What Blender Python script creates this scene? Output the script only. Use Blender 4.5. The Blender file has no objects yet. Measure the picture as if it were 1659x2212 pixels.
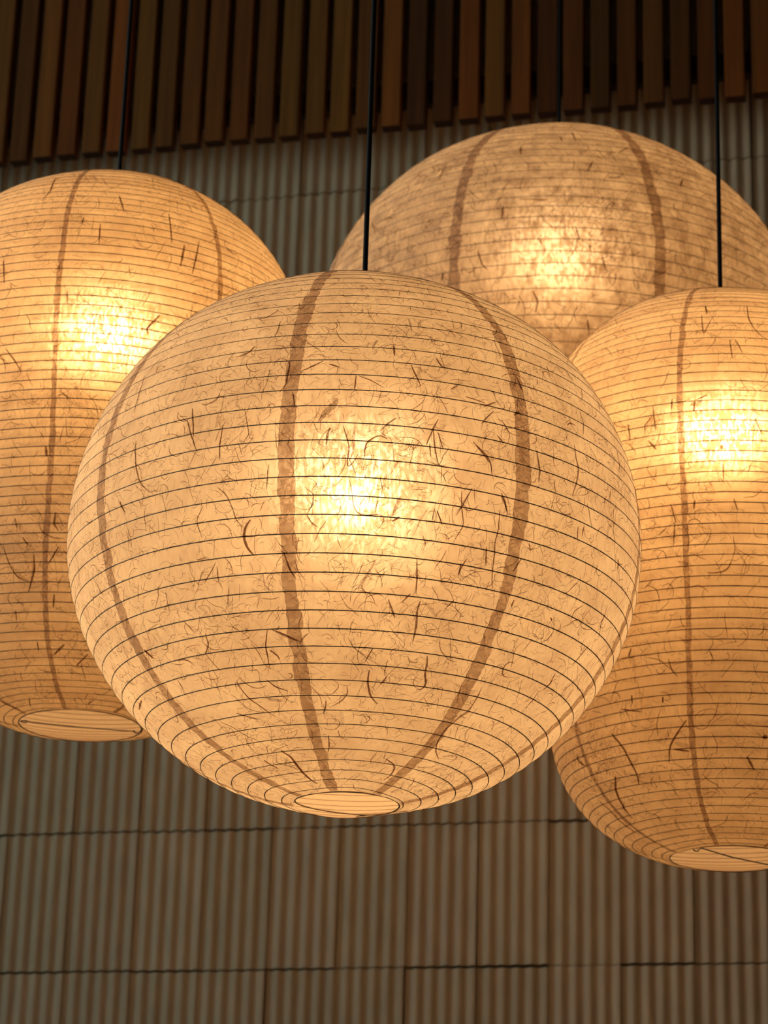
import bpy, math, random
import numpy as np
from mathutils import Matrix, Vector

random.seed(7)
RNG = np.random.default_rng(11)
SC = bpy.context.scene
COL = SC.collection
CAM_Z = 1.6

# ------------------------------------------------------------------ camera
def camera_basis(pitch, yaw, roll):
    f = Vector((-math.sin(yaw) * math.cos(pitch), math.cos(yaw) * math.cos(pitch), math.sin(pitch)))
    r0 = Vector((math.cos(yaw), math.sin(yaw), 0))
    u0 = r0.cross(f)
    r = r0 * math.cos(roll) + u0 * math.sin(roll)
    u = u0 * math.cos(roll) - r0 * math.sin(roll)
    return f, r, u

F, R, U = camera_basis(0.348593, 0.245219, 0.030479)
cam_data = bpy.data.cameras.new('camera')
cam_data.sensor_fit = 'VERTICAL'
cam_data.sensor_height = 24.0
cam_data.sensor_width = 18.0
cam_data.lens = 5593.24 / 2212 * 24.0
cam_data.clip_start = 0.05
cam_data.dof.use_dof = True
cam_data.dof.focus_distance = 3.06
cam_data.dof.aperture_fstop = 7.4
cam = bpy.data.objects.new('camera', cam_data)
COL.objects.link(cam)
m = Matrix.Identity(4)
for i in range(3):
    m[i][0], m[i][1], m[i][2] = R[i], U[i], -F[i]
m[2][3] = CAM_Z
cam.matrix_world = m
SC.camera = cam

# ------------------------------------------------------------------ world, daylight, exposure
world = bpy.data.worlds.new('world')
SC.world = world
world.use_nodes = True
bgn = world.node_tree.nodes['Background']
bgn.inputs[0].default_value = (0.90, 1.0, 0.98, 1)
bgn.inputs[1].default_value = 0.025

day = bpy.data.lights.new('assumed_daylight', 'AREA')  # assumed cool light from the left; area lamp standing inside the added window
day.shape = 'RECTANGLE'
day.size, day.size_y = 3.6, 4.2
day.energy = 58
day.color = (0.86, 1.0, 0.95)
day_o = bpy.data.objects.new('assumed_daylight', day)
COL.objects.link(day_o)
day_o.location = (-4.40, 1.9, 4.1)
day_o.rotation_euler = (0, math.radians(-90), 0)

vs = SC.view_settings
vs.view_transform = 'Standard'
vs.look = 'None'
vs.gamma = 1.0
vs.exposure = 0.0
vs.use_curve_mapping = False
SC.cycles.max_bounces = 8
SC.cycles.diffuse_bounces = 5
SC.cycles.transmission_bounces = 5
SC.cycles.transparent_max_bounces = 10
SC.cycles.use_adaptive_sampling = True
SC.cycles.adaptive_threshold = 0.035
SC.cycles.caustics_refractive = True
SC.cycles.caustics_reflective = False
SC.cycles.use_denoising = True
BULB = 160.0

# ------------------------------------------------------------------ helpers
def mat(name):
    mt = bpy.data.materials.new(name)
    mt.use_nodes = True
    nt = mt.node_tree
    nt.nodes.clear()
    return mt, nt

def N(nt, kind, **kw):
    n = nt.nodes.new(kind)
    for k, v in kw.items():
        setattr(n, k, v)
    return n

def L(nt, a, b):
    nt.links.new(a, b)

def mesh_np(name, V, Q, mt=None, smooth=True):
    """mesh from vertex array and quad array (n,4)"""
    me = bpy.data.meshes.new(name)
    V = np.asarray(V, np.float32)
    Q = np.asarray(Q, np.int32)
    me.vertices.add(len(V))
    me.vertices.foreach_set('co', V.ravel())
    me.loops.add(Q.size)
    me.loops.foreach_set('vertex_index', Q.ravel())
    me.polygons.add(len(Q))
    me.polygons.foreach_set('loop_start', np.arange(0, Q.size, Q.shape[1], dtype=np.int32))
    me.polygons.foreach_set('loop_total', np.full(len(Q), Q.shape[1], np.int32))
    me.update(calc_edges=True)
    me.validate()
    if smooth:
        me.polygons.foreach_set('use_smooth', np.ones(len(me.polygons), bool))
    if mt:
        me.materials.append(mt)
    return me

def mesh_py(name, V, Fc, mt=None, smooth=False):
    me = bpy.data.meshes.new(name)
    me.from_pydata([tuple(v) for v in V], [], Fc)
    me.update()
    if smooth:
        me.polygons.foreach_set('use_smooth', [True] * len(me.polygons))
    if mt:
        me.materials.append(mt)
    return me

def obj(name, me, parent=None, loc=None):
    o = bpy.data.objects.new(name, me)
    COL.objects.link(o)
    if parent:
        o.parent = parent
    if loc:
        o.location = loc
    return o

def tag(o, label=None, cat=None, group=None, kind=None):
    if label: o['label'] = label
    if cat: o['category'] = cat
    if group: o['group'] = group
    if kind: o['kind'] = kind
    return o

def box_mesh(name, x0, x1, y0, y1, z0, z1, mt, bev=0.0):
    if bev <= 0:
        V = [(x, y, z) for z in (z0, z1) for y in (y0, y1) for x in (x0, x1)]
        Fc = [(0, 2, 3, 1), (4, 5, 7, 6), (0, 1, 5, 4), (2, 6, 7, 3), (0, 4, 6, 2), (1, 3, 7, 5)]
        return mesh_py(name, V, Fc, mt)
    # long edges (z) chamfered
    b = bev
    ring = [(x0 + b, y0), (x1 - b, y0), (x1, y0 + b), (x1, y1 - b), (x1 - b, y1), (x0 + b, y1), (x0, y1 - b), (x0, y0 + b)]
    V = [(x, y, z0) for x, y in ring] + [(x, y, z1) for x, y in ring]
    Fc = [(i, (i + 1) % 8, 8 + (i + 1) % 8, 8 + i) for i in range(8)] + [tuple(range(7, -1, -1)), tuple(range(8, 16))]
    return mesh_py(name, V, Fc, mt)

def lathe_mesh(name, prof, n, mt, smooth=True):
    prof = np.asarray(prof, float)
    th = np.linspace(0, 2 * np.pi, n, endpoint=False)
    V = np.stack([prof[:, 0:1] * np.cos(th), prof[:, 0:1] * np.sin(th), prof[:, 1:2] + 0 * th], -1).reshape(-1, 3)
    Q = []
    for i in range(len(prof) - 1):
        for j in range(n):
            Q.append((i * n + j, i * n + (j + 1) % n, (i + 1) * n + (j + 1) % n, (i + 1) * n + j))
    return mesh_np(name, V, Q, mt, smooth)

def tube_mesh(name, P, rad, mt, n=8, closed=False, cap=True):
    """tube along polyline P (parallel transport)"""
    P = [Vector(p) for p in P]
    m_ = len(P)
    V, Fc = [], []
    ref = Vector((0.13, 0.21, 0.97))
    up = None
    for i in range(m_):
        if closed:
            t = (P[(i + 1) % m_] - P[i - 1]).normalized()
        else:
            t = (P[min(i + 1, m_ - 1)] - P[max(i - 1, 0)]).normalized()
        if up is None:
            up = (ref - t * ref.dot(t))
            if up.length < 0.05:
                up = Vector((1, 0, 0)) - t * t.x
        up = (up - t * up.dot(t)).normalized()
        s = t.cross(up)
        for k in range(n):
            a = 2 * math.pi * k / n
            V.append(P[i] + (up * math.cos(a) + s * math.sin(a)) * rad)
    for i in range(m_ if closed else m_ - 1):
        for k in range(n):
            a, b = i * n, ((i + 1) % m_) * n
            Fc.append((a + k, a + (k + 1) % n, b + (k + 1) % n, b + k))
    if cap and not closed:
        Fc.append(tuple(range(n - 1, -1, -1)))
        Fc.append(tuple((m_ - 1) * n + k for k in range(n)))
    return mesh_py(name, V, Fc, mt, True)

# ------------------------------------------------------------------ materials
def principled(name, col, rough=0.6, metal=0.0, var=0.0, scale=(8, 8, 8), obj_var=0.0, col2=None, bump=0.0):
    mt, nt = mat(name)
    out = N(nt, 'ShaderNodeOutputMaterial')
    p = N(nt, 'ShaderNodeBsdfPrincipled')
    p.inputs['Roughness'].default_value = rough
    p.inputs['Metallic'].default_value = metal
    p.inputs['Specular IOR Level'].default_value = 0.3
    L(nt, p.outputs[0], out.inputs[0])
    tc = N(nt, 'ShaderNodeTexCoord')
    mp = N(nt, 'ShaderNodeMapping')
    mp.inputs['Scale'].default_value = scale
    L(nt, tc.outputs['Object'], mp.inputs[0])
    oi = N(nt, 'ShaderNodeObjectInfo')
    mad = N(nt, 'ShaderNodeVectorMath', operation='ADD')
    sc_ = N(nt, 'ShaderNodeVectorMath', operation='SCALE')
    comb = N(nt, 'ShaderNodeCombineXYZ')
    for k in range(3):
        L(nt, oi.outputs['Random'], comb.inputs[k])
    L(nt, comb.outputs[0], sc_.inputs[0])
    sc_.inputs['Scale'].default_value = 37.0
    L(nt, mp.outputs[0], mad.inputs[0])
    L(nt, sc_.outputs[0], mad.inputs[1])
    nz = N(nt, 'ShaderNodeTexNoise')
    nz.inputs['Scale'].default_value = 1.0
    nz.inputs['Detail'].default_value = 2.0
    L(nt, mad.outputs[0], nz.inputs['Vector'])
    base = N(nt, 'ShaderNodeMix', data_type='RGBA')
    base.inputs['A'].default_value = (*col, 1)
    base.inputs['B'].default_value = (*(col2 or col), 1)
    L(nt, oi.outputs['Random'], base.inputs['Factor'])
    mr = N(nt, 'ShaderNodeMapRange')
    mr.inputs['From Min'].default_value = 0.25
    mr.inputs['From Max'].default_value = 0.75
    mr.inputs['To Min'].default_value = 1 - var
    mr.inputs['To Max'].default_value = 1 + var
    L(nt, nz.outputs[0], mr.inputs[0])
    # a second per-object brightness draw
    frac = N(nt, 'ShaderNodeMath', operation='MULTIPLY')
    frac.inputs[1].default_value = 17.37
    L(nt, oi.outputs['Random'], frac.inputs[0])
    fr2 = N(nt, 'ShaderNodeMath', operation='FRACT')
    L(nt, frac.outputs[0], fr2.inputs[0])
    mr2 = N(nt, 'ShaderNodeMapRange')
    mr2.inputs['To Min'].default_value = 1 - obj_var
    mr2.inputs['To Max'].default_value = 1 + obj_var
    L(nt, fr2.outputs[0], mr2.inputs[0])
    mu = N(nt, 'ShaderNodeMath', operation='MULTIPLY')
    L(nt, mr.outputs[0], mu.inputs[0])
    L(nt, mr2.outputs[0], mu.inputs[1])
    vm = N(nt, 'ShaderNodeVectorMath', operation='SCALE')
    L(nt, base.outputs['Result'], vm.inputs[0])
    L(nt, mu.outputs[0], vm.inputs['Scale'])
    L(nt, vm.outputs[0], p.inputs['Base Color'])
    if bump > 0:
        bp = N(nt, 'ShaderNodeBump')
        bp.inputs['Strength'].default_value = bump
        bp.inputs['Distance'].default_value = 0.002
        L(nt, nz.outputs[0], bp.inputs['Height'])
        L(nt, bp.outputs[0], p.inputs['Normal'])
    return mt

M_TILE = principled('glazed_tile', (0.49, 0.405, 0.275), 0.55, 0, 0.10, (30, 30, 9), 0.06, (0.51, 0.415, 0.29))
M_MORTAR = principled('dark_mortar', (0.16, 0.13, 0.095), 0.9, 0, 0.1)
M_SLAT = principled('stained_wood', (0.195, 0.052, 0.008), 0.8, 0, 0.30, (60, 60, 2.2), 0.50, (0.15, 0.064, 0.010))
M_END = principled('dark_end_grain', (0.045, 0.017, 0.006), 0.9, 0, 0.2)
M_BATTEN = principled('dark_batten_wood', (0.045, 0.018, 0.010), 0.8, 0, 0.2)
M_CEIL = principled('dark_ceiling', (0.05, 0.035, 0.025), 0.8, 0, 0.2)
M_FLOOR = principled('grey_concrete', (0.20, 0.19, 0.175), 0.7, 0, 0.2, (2, 2, 2))
M_PLASTER = principled('grey_plaster', (0.35, 0.33, 0.30), 0.85, 0, 0.05)
M_FRAME = principled('window_frame_paint', (0.08, 0.075, 0.07), 0.5)
M_CORD = principled('black_cord', (0.006, 0.006, 0.006), 0.6)
M_SOCKET = principled('black_plastic', (0.012, 0.012, 0.012), 0.45)
M_WIRE = principled('rib_wire_metal', (0.40, 0.29, 0.21), 0.6, 0.0)
M_BASE_SHIELD = principled('base_shield_plastic', (0.45, 0.42, 0.38), 0.5)
M_STEEL = principled('thin_steel_wire', (0.10, 0.08, 0.07), 0.45, 0.3)

def paper_material(name, blotch, hot, seed, trans_col=(0.87, 0.735, 0.545), blotch_scale=16.0, band=0.0):
    mt, nt = mat(name)
    out = N(nt, 'ShaderNodeOutputMaterial')
    tc = N(nt, 'ShaderNodeTexCoord')
    off = N(nt, 'ShaderNodeVectorMath', operation='ADD')
    off.inputs[1].default_value = (seed * 3.1, seed * 1.7, seed * 2.3)
    L(nt, tc.outputs['Object'], off.inputs[0])
    def noise(scale, detail, rough, dist, lo, hi):
        mp = N(nt, 'ShaderNodeMapping')
        mp.inputs['Scale'].default_value = scale
        L(nt, off.outputs[0], mp.inputs[0])
        n = N(nt, 'ShaderNodeTexNoise')
        n.inputs['Scale'].default_value = 1
        n.inputs['Detail'].default_value = detail
        n.inputs['Roughness'].default_value = rough
        n.inputs['Distortion'].default_value = dist
        L(nt, mp.outputs[0], n.inputs['Vector'])
        r = N(nt, 'ShaderNodeMapRange')
        r.inputs['From Min'].default_value = lo
        r.inputs['From Max'].default_value = hi
        L(nt, n.outputs[0], r.inputs[0])
        return r.outputs[0]
    def mix(f, a, b):
        m_ = N(nt, 'ShaderNodeMix', data_type='FLOAT')
        m_.inputs['Factor'].default_value = f
        L(nt, a, m_.inputs['A'])
        L(nt, b, m_.inputs['B'])
        return m_.outputs['Result']
    cloud = noise((blotch_scale,) * 3, 3, 0.62, 0.0, 0.33, 0.67)
    laid = noise((170, 170, 50), 1, 0.55, 0.0, 0.35, 0.68)
    thin = mix(0.38, cloud, laid)          # 1 = thin paper, 0 = thick
    if band > 0:
        thin = mix(band, thin, noise((1.6, 1.6, 75), 1, 0.6, 0.0, 0.36, 0.62))
    col = N(nt, 'ShaderNodeMix', data_type='RGBA')
    k = 1 - blotch
    col.inputs['A'].default_value = (trans_col[0] * k, trans_col[1] * k * (1 - 0.3 * blotch), trans_col[2] * k * (1 - 0.5 * blotch), 1)
    col.inputs['B'].default_value = (*trans_col, 1)
    L(nt, thin, col.inputs['Factor'])
    tr = N(nt, 'ShaderNodeBsdfTranslucent')
    L(nt, col.outputs['Result'], tr.inputs[0])
    df = N(nt, 'ShaderNodeBsdfDiffuse')
    df.inputs[0].default_value = (0.78, 0.64, 0.46, 1)
    m1 = N(nt, 'ShaderNodeMixShader')
    m1.inputs[0].default_value = 0.43
    L(nt, df.outputs[0], m1.inputs[1])
    L(nt, tr.outputs[0], m1.inputs[2])
    # broad forward scatter through the sheet
    wf = N(nt, 'ShaderNodeBsdfRefraction')
    L(nt, col.outputs['Result'], wf.inputs['Color'])
    wf.inputs['Roughness'].default_value = 1.0
    wf.inputs['IOR'].default_value = 1.28
    m0 = N(nt, 'ShaderNodeMixShader')
    m0.inputs[0].default_value = 0.055
    L(nt, m1.outputs[0], m0.inputs[1])
    L(nt, wf.outputs[0], m0.inputs[2])
    # nearly straight light through the thin spots: the glow of the bulb
    rf = N(nt, 'ShaderNodeBsdfRefraction')
    rf.inputs['Color'].default_value = (1.0, 1.0, 1.0, 1)
    rf.inputs['Roughness'].default_value = 0.85
    rf.inputs['IOR'].default_value = 1.2
    fine = noise((260, 260, 110), 1, 0.5, 0.0, 0.40, 0.62)
    hot_f = mix(0.45, thin, fine)
    hm = N(nt, 'ShaderNodeMapRange')
    hm.interpolation_type = 'SMOOTHSTEP'
    hm.inputs['From Min'].default_value = 0.30
    hm.inputs['From Max'].default_value = 0.74
    hm.inputs['To Min'].default_value = hot * 0.02
    hm.inputs['To Max'].default_value = hot * 2.4
    L(nt, hot_f, hm.inputs[0])
    m2 = N(nt, 'ShaderNodeMixShader')
    L(nt, hm.outputs[0], m2.inputs[0])
    L(nt, m0.outputs[0], m2.inputs[1])
    L(nt, rf.outputs[0], m2.inputs[2])
    L(nt, m2.outputs[0], out.inputs[0])
    return mt

def seam_material():
    mt, nt = mat('paper_overlap')
    out = N(nt, 'ShaderNodeOutputMaterial')
    tc = N(nt, 'ShaderNodeTexCoord')
    n1 = N(nt, 'ShaderNodeTexNoise')
    n1.inputs['Scale'].default_value = 90
    n1.inputs['Distortion'].default_value = 1.5
    n1.inputs['Detail'].default_value = 5
    L(nt, tc.outputs['Object'], n1.inputs['Vector'])
    col = N(nt, 'ShaderNodeMix', data_type='RGBA')
    col.inputs['A'].default_value = (0.55, 0.44, 0.37, 1)
    col.inputs['B'].default_value = (0.78, 0.70, 0.64, 1)
    mr = N(nt, 'ShaderNodeMapRange')
    mr.inputs['From Min'].default_value = 0.35
    mr.inputs['From Max'].default_value = 0.65
    L(nt, n1.outputs[0], mr.inputs[0])
    L(nt, mr.outputs[0], col.inputs['Factor'])
    tp = N(nt, 'ShaderNodeBsdfTransparent')
    L(nt, col.outputs['Result'], tp.inputs[0])
    df = N(nt, 'ShaderNodeBsdfDiffuse')
    df.inputs[0].default_value = (0.66, 0.58, 0.50, 1)
    mx = N(nt, 'ShaderNodeMixShader')
    mx.inputs[0].default_value = 0.25
    L(nt, tp.outputs[0], mx.inputs[1])
    L(nt, df.outputs[0], mx.inputs[2])
    L(nt, mx.outputs[0], out.inputs[0])
    return mt

def fibre_material():
    mt, nt = mat('bark_fibre')
    out = N(nt, 'ShaderNodeOutputMaterial')
    at = N(nt, 'ShaderNodeAttribute', attribute_name='fibre_dark')
    col = N(nt, 'ShaderNodeMix', data_type='RGBA')
    col.inputs['A'].default_value = (1, 1, 1, 1)
    col.inputs['B'].default_value = (0.23, 0.105, 0.06, 1)
    L(nt, at.outputs['Fac'], col.inputs['Factor'])
    tp = N(nt, 'ShaderNodeBsdfTransparent')
    L(nt, col.outputs['Result'], tp.inputs[0])
    df = N(nt, 'ShaderNodeBsdfDiffuse')
    df.inputs[0].default_value = (0.16, 0.10, 0.07, 1)
    fm = N(nt, 'ShaderNodeMath', operation='MULTIPLY')
    fm.inputs[1].default_value = 0.25
    L(nt, at.outputs['Fac'], fm.inputs[0])
    mx = N(nt, 'ShaderNodeMixShader')
    L(nt, fm.outputs[0], mx.inputs[0])
    L(nt, tp.outputs[0], mx.inputs[1])
    L(nt, df.outputs[0], mx.inputs[2])
    L(nt, mx.outputs[0], out.inputs[0])
    return mt

def bulb_material(strength):
    mt, nt = mat('lit_bulb_glass')
    out = N(nt, 'ShaderNodeOutputMaterial')
    e = N(nt, 'ShaderNodeEmission')
    e.inputs[0].default_value = (1.0, 0.66, 0.33, 1)
    e.inputs[1].default_value = strength
    L(nt, e.outputs[0], out.inputs[0])
    return mt

M_SEAM = seam_material()
M_FIBRE = fibre_material()

# ------------------------------------------------------------------ structure
WALL_Y = 5.45
KW = WALL_Y / 6.3      # scale of wall and screen details
CEIL_Z = 6.4
TILE_W, TILE_H = 0.0287 * WALL_Y, 0.0577 * WALL_Y
TILE_X0, TILE_Z0 = -0.3792 * WALL_Y, 0.2387 * WALL_Y + CAM_Z

wall = tag(obj('wall_back', box_mesh('wall_back', -4.7, 2.6, WALL_Y + 0.016, WALL_Y + 0.2, 0, CEIL_Z, M_MORTAR)), kind='structure',
           label='pale ribbed tile wall behind the lanterns')
tag(obj('floor', box_mesh('floor', -4.7, 2.6, -1.5, WALL_Y + 0.2, -0.1, 0, M_FLOOR)), kind='structure', label='grey concrete floor below the view')
tag(obj('ceiling', box_mesh('ceiling', -4.7, 2.6, -1.5, WALL_Y + 0.2, CEIL_Z, CEIL_Z + 0.12, M_CEIL)), kind='structure', label='dark ceiling above the slats')

def tile_mesh(phase):
    gx, gz = 0.0024, 0.0042
    nrib, seg = 5, 7
    n = nrib * seg
    w, h = TILE_W - gx, TILE_H - gz
    V, Fc = [], []
    def section(zi):
        out = []
        for i in range(n + 1):
            t = i / n
            c = 0.5 + 0.5 * math.cos(2 * math.pi * (t * nrib + phase))
            out.append((t * w, -0.0125 * KW * (c ** 0.85), zi))
        return out
    lo, hi = section(0), section(h)
    V += lo + hi
    k = n + 1
    for i in range(n):
        Fc.append((i, i + 1, k + i + 1, k + i))
    back = 0.016
    s0 = len(V)
    V += lo + [(w, back, 0), (0, back, 0)]
    Fc.append(tuple(s0 + i for i in range(n + 2, -1, -1)))
    s0 = len(V)
    V += hi + [(w, back, h), (0, back, h)]
    Fc.append(tuple(s0 + i for i in range(n + 3)))
    s0 = len(V)
    V += [lo[-1], (w, back, 0), (w, back, h), hi[-1], (0, back, 0), lo[0], hi[0], (0, back, h)]
    Fc.append((s0, s0 + 1, s0 + 2, s0 + 3))
    Fc.append((s0 + 4, s0 + 5, s0 + 6, s0 + 7))
    me = mesh_py('wall_tile', V, Fc, M_TILE)
    for p in me.polygons:
        p.use_smooth = p.index < n
    return me

TILES = [tile_mesh(0.15), tile_mesh(0.19), tile_mesh(0.11)]
for r in range(-4, 9):
    for c in range(-6, 16):
        z = TILE_Z0 + r * TILE_H
        if z + TILE_H > CEIL_Z:
            continue
        o = obj('wall_tile', random.choice(TILES), wall)
        o.location = (TILE_X0 + c * TILE_W + 0.0014 + random.uniform(-.0012, .0012), WALL_Y + random.uniform(-0.0016, 0.0016),
                      z + 0.003 + random.uniform(-.0015, .0015))
        o.rotation_euler = (random.uniform(-.003, .003), random.uniform(-.003, .003), random.uniform(-.008, .008))

# added, unseen left wall with the tall window; an area lamp gives the light
wl = tag(obj('added_wall_left', box_mesh('added_wall_left', -4.7, -4.55, -1.5, -0.4, 0, CEIL_Z, M_PLASTER)), kind='structure', label='added grey side wall out of view, holding the added tall window')
obj('wall_pier', box_mesh('wall_pier', -4.7, -4.55, 4.2, WALL_Y + .016, 0, CEIL_Z, M_PLASTER), wl)
obj('wall_sill', box_mesh('wall_sill', -4.7, -4.55, -0.4, 4.2, 0, 2.1, M_PLASTER), wl)
obj('wall_lintel', box_mesh('wall_lintel', -4.7, -4.55, -0.4, 4.2, 6.1, CEIL_Z, M_PLASTER), wl)
win = tag(obj('added_window_1', None), kind='structure', label='added tall window in the side wall, out of view')
for nm, a in (('frame', (-0.4, -0.32, 2.1, 6.1)), ('frame', (4.12, 4.2, 2.1, 6.1)), ('frame', (-0.32, 4.12, 2.1, 2.18)), ('frame', (-0.32, 4.12, 6.02, 6.1)),
              ('mullion', (1.15, 1.20, 2.18, 6.02)), ('mullion', (2.62, 2.67, 2.18, 6.02))):
    obj(nm, box_mesh(nm, -4.66, -4.58, a[0], a[1], a[2], a[3], M_FRAME), win)

M_PANE, nt_ = mat('window_glass')
_o, _g = N(nt_, 'ShaderNodeOutputMaterial'), N(nt_, 'ShaderNodeBsdfGlass')
_g.inputs['Roughness'].default_value = 0.0
_g.inputs['Color'].default_value = (0.95, 0.98, 0.97, 1)
L(nt_, _g.outputs[0], _o.inputs[0])
for y0, y1 in ((-0.32, 1.15), (1.20, 2.62), (2.67, 4.12)):
    obj('pane', box_mesh('pane', -4.623, -4.617, y0, y1, 2.18, 6.02, M_PANE), win)  # panes of the added window; the area lamp stands in front of them

# slatted timber screen in front of the top of the wall
SL_FRONT, SL_T = WALL_Y - 0.165 * KW, 0.037 * KW
SL_Z = 0.5557 * (SL_FRONT + SL_T) + CAM_Z
PITCH, GAP = 0.0727 * KW, 0.0200 * KW
screen = tag(obj('slat_screen', None), 'screen of dark reddish-brown vertical timber slats above the ribbed wall', 'slat screen')
screen.location = (-1.6, SL_FRONT, SL_Z)
SLATS = [box_mesh('slat', -0.5 * (PITCH - GAP) + d, 0.5 * (PITCH - GAP) - d, 0, SL_T, 0, CEIL_Z - SL_Z, M_SLAT, 0.0015) for d in (0, 0.0007, -0.0006)]
for me_ in SLATS:
    me_.materials.append(M_END)
    me_.polygons[8].material_index = 1      # sawn lower end
for k in range(-10, 46):
    x = -2.678 * KW + PITCH * (k + 0.5)
    o = obj('slat', random.choice(SLATS), screen)
    o.location = (x + 1.6 + random.uniform(-.001, .001), random.uniform(-.002, .002), random.uniform(-.004, .003))
    o.scale.z = (CEIL_Z - SL_Z - o.location.z) / (CEIL_Z - SL_Z)
for z0, z1 in ((0.083 * KW, 0.152 * KW), (0.95, 1.02)):
    batten = obj('batten', box_mesh('batten', -3.4 + 1.6, 0.75 + 1.6, SL_T + .002, SL_T + 0.034 * KW, z0, z1, M_BATTEN), screen)
for x in (-2.9, -1.9, -0.9, 0.1):
    obj('bracket', box_mesh('bracket', x + 1.58, x + 1.62, SL_T + 0.034 * KW, 0.165 * KW + 0.012, 0.96, 1.01, M_BATTEN), batten)

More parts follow.
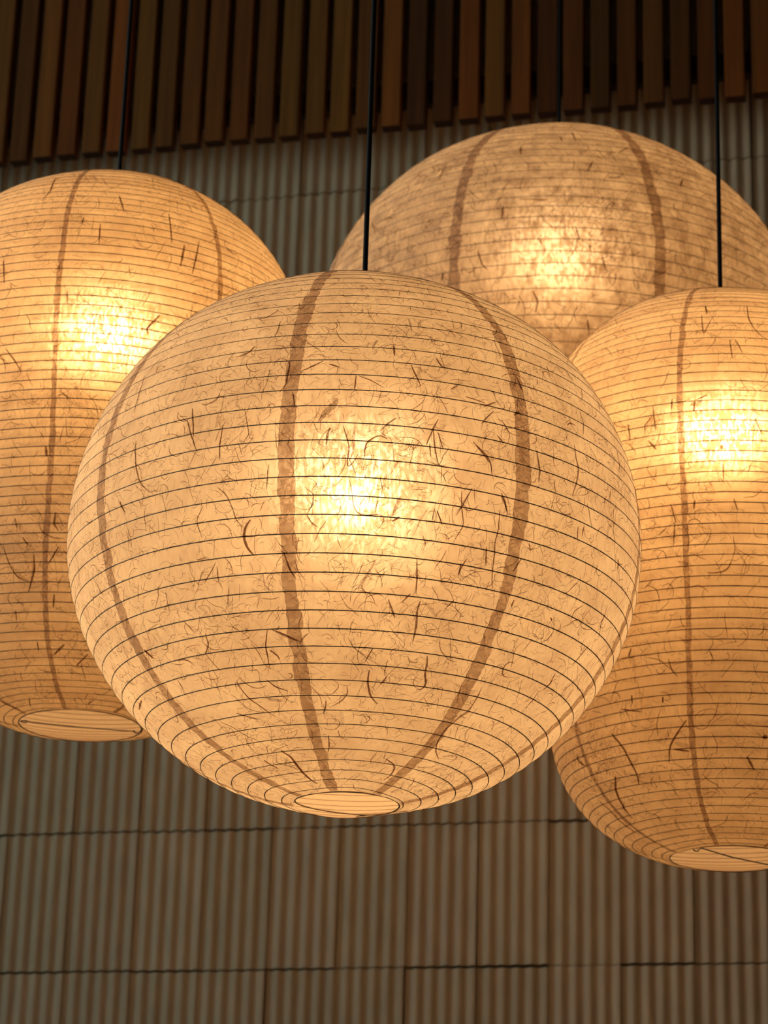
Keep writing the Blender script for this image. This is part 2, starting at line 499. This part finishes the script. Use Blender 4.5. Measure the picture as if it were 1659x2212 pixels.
# ------------------------------------------------------------------ lanterns
FIBRES = {
 'front': '22 0 -1225 474 -1221 495 -1213 518 -1200 536 -1178 548;22 0 -1085 452 -1079 469 -1073 492;17 0 -1093 467 -1072 500 -1064 511;17 0 -1011 483 -1015 506 -1015 528;22 0 -893 401 -893 416 -895 436 -905 446;17 0 -880 447 -873 468;22 0 -975 367 -983 378 -1002 382;33 0 -954 604 -966 612 -970 624 -966 635 -962 639 -952 646;14 0 -1018 561 -999 572 -988 590 -982 604 -969 612;11 0 -918 546 -920 563 -921 570;14 0 -1051 581 -1067 595 -1065 606 -1059 618;22 0 -1264 547 -1249 564;17 0 -1268 368 -1259 390 -1250 431;11 0 -971 464 -963 484 -957 500 -969 511;33 1 -714 653 -723 665 -733 675 -740 683 -734 690;19 0 -634 648 -629 669 -627 688;25 0 -615 696 -619 711 -614 723 -615 746;22 0 -682 698 -673 709 -664 720;17 0 -705 759 -714 770 -720 777;22 0 -708 788 -710 801 -704 816 -693 827 -673 836;25 0 -573 763 -566 773 -567 785 -552 800 -558 809 -574 810;17 0 -764 812 -760 822 -780 835 -805 842;17 0 -824 833 -826 842 -836 853;19 0 -380 827 -403 843 -421 863 -413 884 -389 900 -337 912;22 0 -576 930 -523 938 -499 947 -490 964 -506 977;33 0 -1045 911 -1019 926 -1022 948 -1018 973 -987 990;17 0 -1114 934 -1069 941 -1033 953;22 0 -892 644 -882 664 -872 674;11 0 -763 747 -752 758 -723 770 -702 777;14 0 -829 890 -833 909 -843 922;17 0 -923 738 -897 746 -871 753;17 0 -544 691 -556 700;17 0 -638 689 -653 700;17 0 -534 640 -543 652 -545 663;17 0 -661 796 -676 807;17 0 -480 579 -477 599 -482 616 -476 631 -476 648 -465 671;17 0 -498 622 -491 644;22 0 -481 555 -470 565 -465 576;14 0 -171 520 -168 547 -155 567;25 0 -131 578 -123 591;19 0 -122 637 -121 658 -104 677;19 0 -128 693 -135 709 -145 724;22 0 -186 743 -177 757 -186 768;17 0 -93 736 -98 755;17 0 -65 746 -58 762;17 0 -198 775 -195 788 -195 799;17 0 -389 791 -385 810 -382 825 -397 836 -410 847;19 0 -406 606 -399 614 -393 610;22 0 -407 676 -409 685;17 0 -288 567 -286 582;17 0 -271 563 -272 576;17 0 -544 646 -545 660;22 0 -296 683 -288 686;14 0 -214 654 -233 665 -235 675;11 0 -300 700 -291 710 -304 713 -322 708;14 0 -1036 649 -1053 661 -1072 672;17 0 -1035 654 -1037 672;19 0 -1102 732 -1105 746 -1124 757;17 0 -946 736 -958 755 -960 775 -961 786;17 0 -1065 798 -1064 812 -1050 825 -1025 839 -993 855;39 0 -1310 730 -1300 739 -1294 745;33 0 -1478 782 -1553 786;14 0 -1148 712 -1133 727;11 0 -1251 777 -1255 792 -1260 802;14 0 -1202 850 -1165 863 -1144 879 -1118 887;28 1 -991 826 -955 832;17 0 -1121 841 -1092 848 -1058 856;17 0 -936 735 -908 744 -883 751;11 0 -1175 673 -1179 694;17 1 -937 669 -937 682 -923 689;17 0 -979 800 -959 812 -929 818;11 0 -1017 682 -1028 704;72 1 -799 456 -796 463 -808 470 -818 477 -826 488;28 0 -807 496 -811 506 -812 518;17 0 -783 493 -776 508 -769 521 -774 537 -773 548 -762 539 -754 529;33 1 -763 494 -763 515 -764 528;22 0 -688 480 -705 490 -715 498;19 0 -618 491 -615 514 -607 534;22 0 -609 476 -618 488 -631 511;17 0 -609 494 -600 513;17 0 -625 509 -622 525;12 0 -768 561 -763 573 -761 590 -753 602 -735 602 -702 598 -700 609 -716 619;39 1 -674 576 -682 590 -687 601;22 0 -674 601 -687 607;14 0 -715 582 -720 598;17 0 -540 556 -554 576 -567 592;14 0 -560 561 -558 581 -549 601 -566 623;19 0 -658 403 -650 417 -641 433;22 0 -691 372 -690 390;28 1 -654 317 -651 345;22 0 -607 387 -597 401 -585 401;17 0 -763 424 -765 446;14 0 -759 424 -734 430 -710 440;19 0 -866 416 -845 408 -828 402;19 0 -816 406 -795 411;19 0 -845 602 -837 611 -826 616;11 0 -849 569 -832 578 -835 590 -845 601;19 0 -604 589 -592 605;14 0 -609 587 -612 601;12 0 -713 556 -707 572;17 1 -620 586 -634 602 -645 621;33 1 -723 364 -733 377;17 0 -582 432 -569 425;19 0 -541 498 -522 511 -507 521;17 0 -554 439 -516 443;12 0 -589 540 -597 546 -591 554;33 1 -679 533 -695 549 -708 560;22 1 -722 535 -726 550;25 0 -406 491 -401 504 -398 517 -399 530;25 0 -304 464 -301 481 -294 498 -303 515 -312 533;17 0 -262 408 -260 425 -268 442;22 0 -254 335 -243 342 -240 354;22 0 -120 343 -131 364 -149 377;22 0 -116 428 -120 447 -130 463;39 0 -453 451 -444 446 -438 447;19 0 -497 452 -513 463 -525 473;22 0 -492 439 -518 449;19 0 -533 502 -512 514 -504 522 -502 536;22 0 -492 484 -480 492;14 0 -440 425 -443 440;22 0 -182 500 -188 512;22 0 -431 390 -428 406 -422 414;25 0 -481 558 -469 568 -462 579;17 0 -328 350 -330 358',
 'left': '28 0 -932 196 -913 251 -928 277;28 0 -688 263 -670 301;24 0 -533 289 -530 351;35 0 -492 349 -505 390;24 0 -444 333 -470 399;21 0 -784 319 -787 331;35 0 -555 477 -589 502 -582 511;21 0 -978 536 -946 559 -928 575;21 0 -735 330 -734 372;21 0 -808 453 -806 472;24 0 -1002 391 -990 432;21 0 -349 330 -322 336;55 1 -605 503 -573 501;31 0 -866 856 -863 879 -884 911;21 0 -792 845 -821 871;28 0 -802 914 -805 935;35 0 -772 990 -816 1008;24 0 -681 1005 -727 1028;28 0 -807 792 -811 810 -795 821;35 0 -847 692 -842 708;21 0 -931 799 -922 815;21 0 -904 829 -885 842;17 0 -965 840 -945 867 -918 889 -876 896;21 0 -933 936 -936 951;35 0 -1306 1088 -1266 1118;28 0 -646 1115 -613 1101;21 0 -874 985 -875 1000;21 0 -1055 1096 -1124 1118',
 'right': '27 0 -891 220 -884 243;20 0 -747 218 -751 255 -735 282 -702 300;20 0 -901 246 -892 292 -866 254;34 0 -915 407 -919 424;95 1 -900 406 -906 418;24 0 -881 398 -911 405;27 0 -749 436 -730 458;24 0 -1036 406 -1030 446;20 0 -1039 423 -1062 435 -1063 450;20 0 -979 399 -982 418;20 0 -840 504 -839 528;27 0 -922 558 -926 572;20 0 -983 590 -989 624;20 0 -993 561 -979 590;27 0 -1114 428 -1110 454;34 0 -1054 459 -1030 475;41 0 -843 475 -843 483;20 0 -814 302 -808 338;20 0 -798 302 -777 328;17 0 -1007 595 -1033 605;20 0 -864 436 -866 452;20 0 -811 558 -800 577;41 0 -1286 947 -1324 969 -1345 1000 -1350 1019;34 0 -1242 885 -1207 908 -1193 935 -1185 953 -1198 967;27 0 -968 881 -1008 902 -1033 916 -1046 939;34 0 -776 935 -748 955;27 0 -1020 921 -967 925;24 0 -1185 854 -1119 862;27 0 -1038 845 -1040 854;24 0 -1144 836 -1144 848;34 0 -1443 896 -1448 909 -1419 918;34 0 -1460 974 -1438 997 -1449 1014 -1444 1035 -1432 1052;61 0 -712 905 -728 907;20 0 -1016 791 -1008 806 -991 817;24 0 -1138 767 -1150 779;20 0 -889 783 -879 795',
 'rear': '25 0 -1311 517 -1278 556;34 0 -975 670 -965 698 -953 710;34 0 -923 576 -924 607;30 0 -600 380 -641 412;34 0 -761 327 -753 373;30 0 -715 452 -731 488;34 0 -904 398 -898 431;34 0 -681 503 -651 497;30 0 -1112 415 -1109 470;25 0 -798 353 -791 381;34 0 -763 630 -755 658;34 0 -706 688 -700 714;25 0 -843 653 -834 669;51 1 -888 563 -822 569;34 0 -854 757 -843 778 -849 797;34 0 -1055 701 -1059 716;34 0 -497 494 -477 464;34 0 -735 811 -731 830',
}

class Shade:
    """surface of revolution of one paper shade: profile r(s), z(s) by arc length from the top opening"""
    def __init__(self, a, ct, cb, nt, nb, a2, Lm, ro, rt, pitch, phase, sag):
        t = np.linspace(0, np.pi / 2, 90)
        r = a * np.sin(t) ** (2 / nt); z = ct * np.cos(t) ** (2 / nt)
        k = r >= rt
        top = np.vstack([[rt, np.interp(rt, r, z)], np.stack([r[k], z[k]], -1)])
        r = a2 * np.cos(t) ** (2 / nb); z = -Lm - cb * np.sin(t) ** (2 / nb)
        k = r >= ro
        bot = np.vstack([np.stack([r[k], z[k]], -1), [[ro, np.interp(-ro, -r, z)]]])
        if Lm > 0:
            q = np.linspace(0, 1, 20)[1:-1, None]
            pf = np.vstack([top, top[-1] * (1 - q) + bot[0] * q, bot])
        else:
            pf = np.vstack([top, bot[1:]])
        seg = np.r_[0, np.cumsum(np.hypot(*np.diff(pf, axis=0).T))]
        self.S = np.linspace(0, seg[-1], 1200)
        r = np.interp(self.S, seg, pf[:, 0]); z = np.interp(self.S, seg, pf[:, 1])
        ker = np.hanning(61); ker /= ker.sum()
        rs = np.convolve(np.pad(r, 30, mode='edge'), ker, 'valid')
        w = np.clip(np.minimum(self.S, seg[-1] - self.S) / .1 - .3, 0, 1) * (1.0 if Lm > 0 else 0.0)
        self.r = r * (1 - w) + rs * w
        self.z = z
        self.len = seg[-1]
        self.zb = z[-1]; self.zt = z[0]; self.ro = ro; self.rt = rt
        dr = np.gradient(self.r, self.S); dz = np.gradient(self.z, self.S)
        ln = np.hypot(dr, dz)
        self.nr, self.nz = -dz / ln, dr / ln
        self.tr, self.tz = dr / ln, dz / ln
        self.pitch, self.phase, self.sag = pitch, phase, sag
        self.wob = RNG.uniform(0, 6.28, 6)
    def rad(self, s):
        return np.interp(s, self.S, self.r)
    def pos(self, th, s, off=0.0, sag=True):
        r = np.interp(s, self.S, self.r); z = np.interp(s, self.S, self.z) - self.zb
        nr = np.interp(s, self.S, self.nr); nz = np.interp(s, self.S, self.nz)
        w = self.wob
        o = off + 0.0009 * (np.sin(3 * th + 7 * s + w[0]) + np.sin(5 * th - 11 * s + w[1]) * .7 + np.sin(17 * s + 2 * th + w[2]) * .6)
        if sag:
            f = s / self.pitch - th / (2 * np.pi) - self.phase
            o = o - self.sag * np.sin(np.pi * f) ** 2 * np.clip(np.minimum(s, self.len - s) / 0.02, 0, 1)
        rr = r + nr * o
        return np.stack([rr * np.cos(th), rr * np.sin(th), z + nz * o], -1)
    def frame(self, th, s):
        nr = np.interp(s, self.S, self.nr); nz = np.interp(s, self.S, self.nz)
        tr = np.interp(s, self.S, self.tr); tz = np.interp(s, self.S, self.tz)
        n = np.stack([nr * np.cos(th), nr * np.sin(th), nz], -1)
        t = np.stack([tr * np.cos(th), tr * np.sin(th), tz], -1)
        return n, t

def paper_panel(sh, t0, t1, mt):
    nc, sub = 15, 4
    th = np.linspace(t0, t1, nc)
    K = int(math.ceil(sh.len / sh.pitch)) + 2
    j0 = math.floor((0 / sh.pitch - t1 / (2 * np.pi) - sh.phase)) - 1
    rows = np.arange((K + 2) * sub + 1) / sub + j0
    s = np.clip((rows[:, None] + th[None] / (2 * np.pi) + sh.phase) * sh.pitch, 0, sh.len)
    V = sh.pos(np.broadcast_to(th, s.shape), s)
    nr_ = len(rows)
    i, j = np.meshgrid(np.arange(nr_ - 1), np.arange(nc - 1), indexing='ij')
    Q = np.stack([i * nc + j, (i + 1) * nc + j, (i + 1) * nc + j + 1, i * nc + j + 1], -1).reshape(-1, 4)
    ss = s.ravel()[Q]
    keep = (ss.max(1) - ss.min(1)) > sh.pitch * 0.10
    Q = Q[keep]
    used = np.unique(Q)
    re = np.zeros(len(V.reshape(-1, 3)), int); re[used] = np.arange(len(used))
    return mesh_np('paper_panel', V.reshape(-1, 3)[used], re[Q], mt)

def seam_strip(sh, th0, width):
    n = int(sh.len / 0.0045)
    s = np.linspace(0.004, sh.len - 0.003, n)
    w0 = width * (0.62 + 0.38 * np.clip(sh.rad(s) / sh.r.max(), 0, 1) ** 1.2)
    kk = np.floor(s / sh.pitch - th0 / (2 * np.pi) - sh.phase).astype(int)
    kk -= kk.min()
    jit = RNG.normal(0, 1, (kk.max() + 2, 2))
    fine = RNG.normal(0, .05, (n, 2))
    le = -0.5 * w0 * (1 + 0.14 * jit[kk, 0] + fine[:, 0])
    ri = 0.5 * w0 * (1 + 0.14 * jit[kk, 1] + fine[:, 1])
    ctr = 0.00045 * np.cumsum(RNG.normal(0, 1, n)) * 0.4
    ctr -= np.linspace(ctr[0], ctr[-1], n)
    cols = np.stack([le, le * .33 + ri * 0, ri * .33 + le * 0, ri], -1) + ctr[:, None]
    r = sh.rad(s)[:, None]
    V = sh.pos(th0 + cols / r, np.broadcast_to(s[:, None], cols.shape), 0.00045)
    i, j = np.meshgrid(np.arange(n - 1), np.arange(3), indexing='ij')
    Q = np.stack([i * 4 + j, (i + 1) * 4 + j, (i + 1) * 4 + j + 1, i * 4 + j + 1], -1).reshape(-1, 4)
    return mesh_np('seam_strip', V.reshape(-1, 3), Q, M_SEAM)

def rib_wire(sh, rad):
    nseg = 88
    t0 = -2 * np.pi * (sh.phase)
    turns = sh.len / sh.pitch
    u = np.linspace(0.002, turns - 0.002, int(turns * nseg))
    s = u * sh.pitch
    # s/pitch - th/2pi - phase = integer
    th = 2 * np.pi * (u - sh.phase)
    P = sh.pos(th, s, -rad * 0.45, False)
    n, t = sh.frame(th, s)
    ns = 5
    V = np.concatenate([(P + rad * (np.cos(2 * np.pi * k / ns) * n + np.sin(2 * np.pi * k / ns) * t))[:, None] for k in range(ns)], 1)
    m_ = len(u)
    i, k = np.meshgrid(np.arange(m_ - 1), np.arange(ns), indexing='ij')
    Q = np.stack([i * ns + k, i * ns + (k + 1) % ns, (i + 1) * ns + (k + 1) % ns, (i + 1) * ns + k], -1).reshape(-1, 4)
    return mesh_np('rib_wire', V.reshape(-1, 3), Q, M_WIRE)

def fibre_mesh(sh, named, n_hair, n_mid, n_bold, n_clump, unit):
    """flat bark fibres laid on the paper: random hairs, longer fibres, tufts, and the individually seen large ones"""
    VV, QQ, DD = [], [], []
    base = 0
    def ribbons(th, s, w, dens):
        nonlocal base
        # th, s, w: (n, m)   dens: (n,)
        n, m_ = th.shape
        r = sh.rad(s)
        dth = np.gradient(th, axis=1) * r; ds = np.gradient(s, axis=1)
        ln = np.hypot(dth, ds) + 1e-9
        px, py = -ds / ln, dth / ln
        lift = RNG.uniform(0.0005, 0.0010, (n, 1))
        a = sh.pos(th + px * w / 2 / r, s + py * w / 2, lift)
        b = sh.pos(th - px * w / 2 / r, s - py * w / 2, lift)
        V = np.stack([a, b], 2).reshape(-1, 3)
        i, j = np.meshgrid(np.arange(n), np.arange(m_ - 1), indexing='ij')
        o = base + (i * m_ + j) * 2
        QQ.append(np.stack([o, o + 1, o + 3, o + 2], -1).reshape(-1, 4))
        VV.append(V)
        DD.append(np.repeat(dens, m_ * 2))
        base += len(V)
    def walk(n, m_, th0, s0, length, head, curl):
        step = length[:, None] / (m_ - 1)
        bend = RNG.normal(0, curl, (n, 1)) + RNG.normal(0, curl * 0.9, (n, m_))
        hd = head[:, None] + np.cumsum(bend, 1)
        s = s0[:, None] + np.cumsum(np.cos(hd) * step, 1)
        s = np.clip(s, 0.004, sh.len - 0.004)
        th = th0[:, None] + np.cumsum(np.sin(hd) * step, 1) / np.maximum(sh.rad(s), 0.03)
        return th, s
    def starts(n):
        # area-uniform
        cdf = np.cumsum(sh.r); cdf /= cdf[-1]
        return RNG.uniform(0, 2 * np.pi, n), np.interp(RNG.uniform(0.003, 0.995, n), cdf, sh.S)
    def heads(n, spread):
        return RNG.normal(0, spread, n) + np.pi * (RNG.random(n) < 0.5)
    taper = lambda m_: np.sin(np.linspace(0.10, 0.93, m_) * np.pi) ** 0.6
    # clustered hair
    th0, s0 = starts(n_hair)
    ct, cs = starts(n_clump)
    idx = RNG.integers(0, n_clump, n_hair)
    inc = RNG.random(n_hair) < 0.62
    th0 = np.where(inc, ct[idx] + RNG.normal(0, 0.028, n_hair) / np.maximum(sh.rad(cs[idx]), .05), th0)
    s0 = np.where(inc, np.clip(cs[idx] + RNG.normal(0, 0.032, n_hair), .004, sh.len - .004), s0)
    th, s = walk(n_hair, 7, th0, s0, RNG.gamma(3, 0.0032, n_hair) * unit + 0.003, heads(n_hair, 0.62), 0.26)
    ribbons(th, s, RNG.uniform(0.00036, 0.00070, (n_hair, 1)) * unit * taper(7), RNG.uniform(0.32, 0.80, n_hair))
    th0, s0 = starts(n_mid)
    th, s = walk(n_mid, 10, th0, s0, RNG.uniform(0.010, 0.036, n_mid) * unit, heads(n_mid, 0.5), 0.17)
    ribbons(th, s, RNG.uniform(0.0005, 0.00115, (n_mid, 1)) * unit * taper(10), RNG.uniform(0.42, 0.86, n_mid))
    th0, s0 = starts(n_bold)
    th, s = walk(n_bold, 12, th0, s0, RNG.uniform(0.016, 0.046, n_bold) * unit, heads(n_bold, 0.42), 0.14)
    ribbons(th, s, RNG.uniform(0.0010, 0.0024, (n_bold, 1)) * unit * taper(12), RNG.uniform(0.6, 0.95, n_bold))
    # faint broad smudges of pulp
    ns = n_bold * 2
    th0, s0 = starts(ns)
    th, s = walk(ns, 9, th0, s0, RNG.uniform(0.010, 0.03, ns) * unit, heads(ns, 0.6), 0.10)
    ribbons(th, s, RNG.uniform(0.002, 0.006, (ns, 1)) * unit * taper(9), RNG.uniform(0.08, 0.26, ns))
    # individually placed
    for rec in named.split(';'):
        v = [int(x) for x in rec.split()]
        w, light, p = v[0] * 1e-4 * 1e0, v[1], np.array(v[2:], float).reshape(-1, 2)
        tp, sp = np.radians(p[:, 0] / 10), p[:, 1] / 1000
        k = np.r_[0, np.cumsum(np.hypot(np.diff(tp) * .35, np.diff(sp)))]
        q = np.linspace(0, k[-1], 16)
        a, b2 = np.interp(q, k, tp), np.interp(q, k, sp)
        for _ in range(2):
            a[1:-1] = (a[:-2] + 2 * a[1:-1] + a[2:]) / 4; b2[1:-1] = (b2[:-2] + 2 * b2[1:-1] + b2[2:]) / 4
        ww = w * (np.sin(np.linspace(0.12, 0.92, 16) * np.pi) ** 0.7) * (1 + RNG.normal(0, .10, 16))
        ribbons(a[None], b2[None], ww[None], np.array([0.42 if light else RNG.uniform(0.78, 0.95)]))
        # loose hairs along it
        nh = 5
        i0 = RNG.integers(2, 14, nh)
        th, s = walk(nh, 6, a[i0], b2[i0], RNG.uniform(.008, .016, nh) * unit, np.arctan2(np.gradient(a)[i0] * .35, np.gradient(b2)[i0]) + RNG.normal(0, .5, nh), 0.22)
        ribbons(th, s, np.full((nh, 1), 0.0005) * unit * taper(6), RNG.uniform(.4, .7, nh))
    me = mesh_np('paper_fibres', np.concatenate(VV), np.concatenate(QQ), M_FIBRE, False)
    at = me.attributes.new('fibre_dark', 'FLOAT', 'POINT')
    at.data.foreach_set('value', np.concatenate(DD).astype(np.float32))
    return me

def ring_pts(rad, z, n=64, a0=0.0, turn=1.0):
    return [(rad * math.cos(a0 + turn * 2 * math.pi * i / n), rad * math.sin(a0 + turn * 2 * math.pi * i / n), z) for i in range(n)]

def bulb_profile(r):
    return [(max(r * math.sin(a), 1e-4), -r * math.cos(a)) for a in np.linspace(0, np.pi * 0.60, 12)]

def base_shield_profile(r):
    a = np.pi * 0.60
    x, z = r * math.sin(a), -r * math.cos(a)
    return [(1e-4, z - .0005), (x * .98, z - .0002), (x * 1.03, z + .002), (x * 0.86, z + r * .40), (r * 0.52, z + r * .95), (r * 0.44, z + r * 1.25), (1e-4, z + r * 1.25)]

def make_lantern(name, C, sh, seam0, seam_w, wire_r, paper, fib, bulb_z, bulb_r, bulb_mat, cord_r, label, wires=None, ring_in=0.001):
    base = (C[0], C[1], C[2] + CAM_Z + sh.zb)
    root = obj(name, None)
    root.location = base
    root.empty_display_size = 0.1
    tag(root, label, 'lantern', 'paper pendant lanterns')
    a0 = math.radians(seam0)
    for k in range(8):
        obj('paper_panel', paper_panel(sh, a0 + k * math.pi / 4, a0 + (k + 1) * math.pi / 4, paper), root)
    for k in range(8):
        o = obj('seam_strip', seam_strip(sh, a0 + k * math.pi / 4, seam_w), root)
        if k == 0: o['label'] = 'brown overlapping paper seam'
    tag(obj('rib_wire', rib_wire(sh, wire_r), root), 'dark wire spiral rib')
    tag(obj('paper_fibres', fibre_mesh(sh, *fib), root), 'brown bark fibres in the paper', kind='stuff')
    # rims
    rb = float(sh.ro)
    w = sh.wob
    tilt = lambda a: max(0.0, math.cos(a - 2.45)) ** 1.5
    ring = obj('bottom_ring', tube_mesh('bottom_ring', [((rb - ring_in * .4 * tilt(a)) * math.cos(a), (rb - ring_in * .4 * tilt(a)) * math.sin(a), ring_in * tilt(a)) for a in np.linspace(0, 2 * np.pi, 72, endpoint=False)], max(wire_r, .00062) * 1.4, M_WIRE, 8, True), root)
    zt = float(sh.zt - sh.zb)
    obj('top_ring', tube_mesh('top_ring', ring_pts(sh.rt, zt, 48), wire_r * 1.5, M_WIRE, 8, True), root)
    sp = obj('hanger_bar', tube_mesh('hanger_bar', [(-sh.rt, 0, zt), (-sh.rt * .5, 0, zt + .003), (0, 0, zt + .004), (sh.rt * .5, 0, zt + .003), (sh.rt, 0, zt)], 0.0016, M_STEEL, 6), root)
    obj('top_light_block', lathe_mesh('top_light_block', [(1e-4, zt + .004), (sh.rt * .6, zt + .003), (sh.rt * 1.02, zt + .0005), (sh.rt * 1.02, zt - .001), (1e-4, zt - .001)], 48, M_SOCKET, False), root)  # added opaque disc, keeps bulb light from leaking out of the top
    # cord, socket, bulb
    zb_ = bulb_z - sh.zb
    top = CEIL_Z - base[2]
    sock = zb_ + bulb_r * 1.35
    obj('cord', tube_mesh('cord', [(0, 0, top), (0, 0, top * .5 + zt * .5), (0, 0, zt + 0.1), (0, 0, sock + .06)], cord_r, M_CORD, 12), root)
    obj('socket', lathe_mesh('socket', [(1e-4, sock + .075), (cord_r * 1.3, sock + .075), (.012, sock + .066), (.019, sock + .055), (.020, sock + .010), (.018, sock), (1e-4, sock)], 24, M_SOCKET), root)
    bo = obj('bulb', lathe_mesh('bulb', [(r_, z_ + zb_) for r_, z_ in bulb_profile(bulb_r)], 24, bulb_mat), root)
    bo['label'] = 'glowing warm bulb'
    obj('bulb_base_shield', lathe_mesh('bulb_base_shield', [(r_, z_ + zb_) for r_, z_ in base_shield_profile(bulb_r)], 24, M_BASE_SHIELD), bo)  # unseen opaque base, added to cut the light on the upper paper
    if wires:
        for nm, P, rad in wires:
            obj(nm, tube_mesh(nm, P, rad, M_STEEL, 6), ring)
    return root

P_FRONT = paper_material('washi_fine', 0.30, 0.0155, 1)
P_REAR = paper_material('washi_mottled', 0.60, 0.008, 2, (0.86, 0.68, 0.47), 30.0)
P_BARREL = paper_material('washi_banded', 0.42, 0.018, 3, (0.88, 0.66, 0.375), 20.0, 0.30)

shF = Shade(.3733, .3535, .3503, 2.0472, 2.0248, .3733, 0, .0665, .06, .02245, .01, .0007)
shR = Shade(.3021, .295, .2328, 2.3477, 2.3607, .2701, .3749, .0901, .06, .01560, .3, .0006)
shL = Shade(.3203, .3127, .2469, 2.3477, 2.3607, .2864, .3429, .0936, .06, .01460, .6, .0006)
shB = Shade(.4882, .4593, .4495, 2.0472, 2.0248, .4882, 0, .0898, .06, .02430, .2, .0009)

make_lantern('paper_lantern', (-0.81111, 3.09373, 1.11325), shF, -88.5, .0185, .00074, P_FRONT,
             (FIBRES['front'], 20000, 3800, 70, 260, 1.0), 0.080, 0.042, bulb_material(BULB), .0037,
             'large round paper lantern in the middle foreground, in sharp focus',
             ring_in=0.005)

make_lantern('paper_lantern', (-0.82350, 4.67428, 2.05047), shB, -103.0, .0225, .00080, P_REAR,
             (FIBRES['rear'], 16000, 2600, 40, 220, 1.35), 0.215, 0.050, bulb_material(BULB * 0.85), .0037,
             'round paper lantern farthest back, upper right, partly hidden behind two others')

def bar_with_loops(p, q, lr=.006):
    p, q = Vector(p), Vector(q)
    d = (q - p).normalized()
    n = Vector((-d.y, d.x, 0))
    P = []
    for k in range(9):
        a = math.pi * (0.25 + 1.6 * k / 8)
        P.append(p + d * lr * (math.cos(a) + .0) + n * lr * math.sin(a))
    P.append(p + d * lr * 1.6)
    P.append((p + q) / 2 + Vector((0, 0, -.001)))
    P.append(q - d * lr * 1.6)
    for k in range(9):
        a = math.pi * (1.25 - 1.6 * k / 8)
        P.append(q + d * lr * math.cos(a) + n * lr * math.sin(a))
    return P

make_lantern('paper_lantern', (-1.37323, 3.61424, 1.61439), shL, -83.2, .0085, .00075, P_BARREL,
             (FIBRES['left'], 14000, 2200, 40, 190, 1.15), 0.062, 0.044, bulb_material(BULB * 0.97), .0037,
             'tall barrel-shaped paper lantern cut off by the left edge',
             wires=[('retaining_wire', bar_with_loops((-.0740, -.0425, -.002), (.0800, .0370, -.002)), .0009)])

make_lantern('paper_lantern', (-0.40731, 3.81936, 1.44860), shR, -95.5, .0090, .00075, P_BARREL,
             (FIBRES['right'], 14000, 2200, 40, 190, 1.15), 0.078, 0.044, bulb_material(BULB * 0.97), .0037,
             'tall barrel-shaped paper lantern cut off by the right edge',
             wires=[('retaining_wire', [(-.0490, -.0740, .012), (-.0480, -.0765, .004), (-.0440, -.0800, -.004), (-.0390, -.0800, -.0055), (-.0360, -.0770, -.001), (-.0340, -.0730, .001), (0.004, -.0170, -.001), (.0600, .0550, .000), (.0660, .0590, .004)], .0010)])
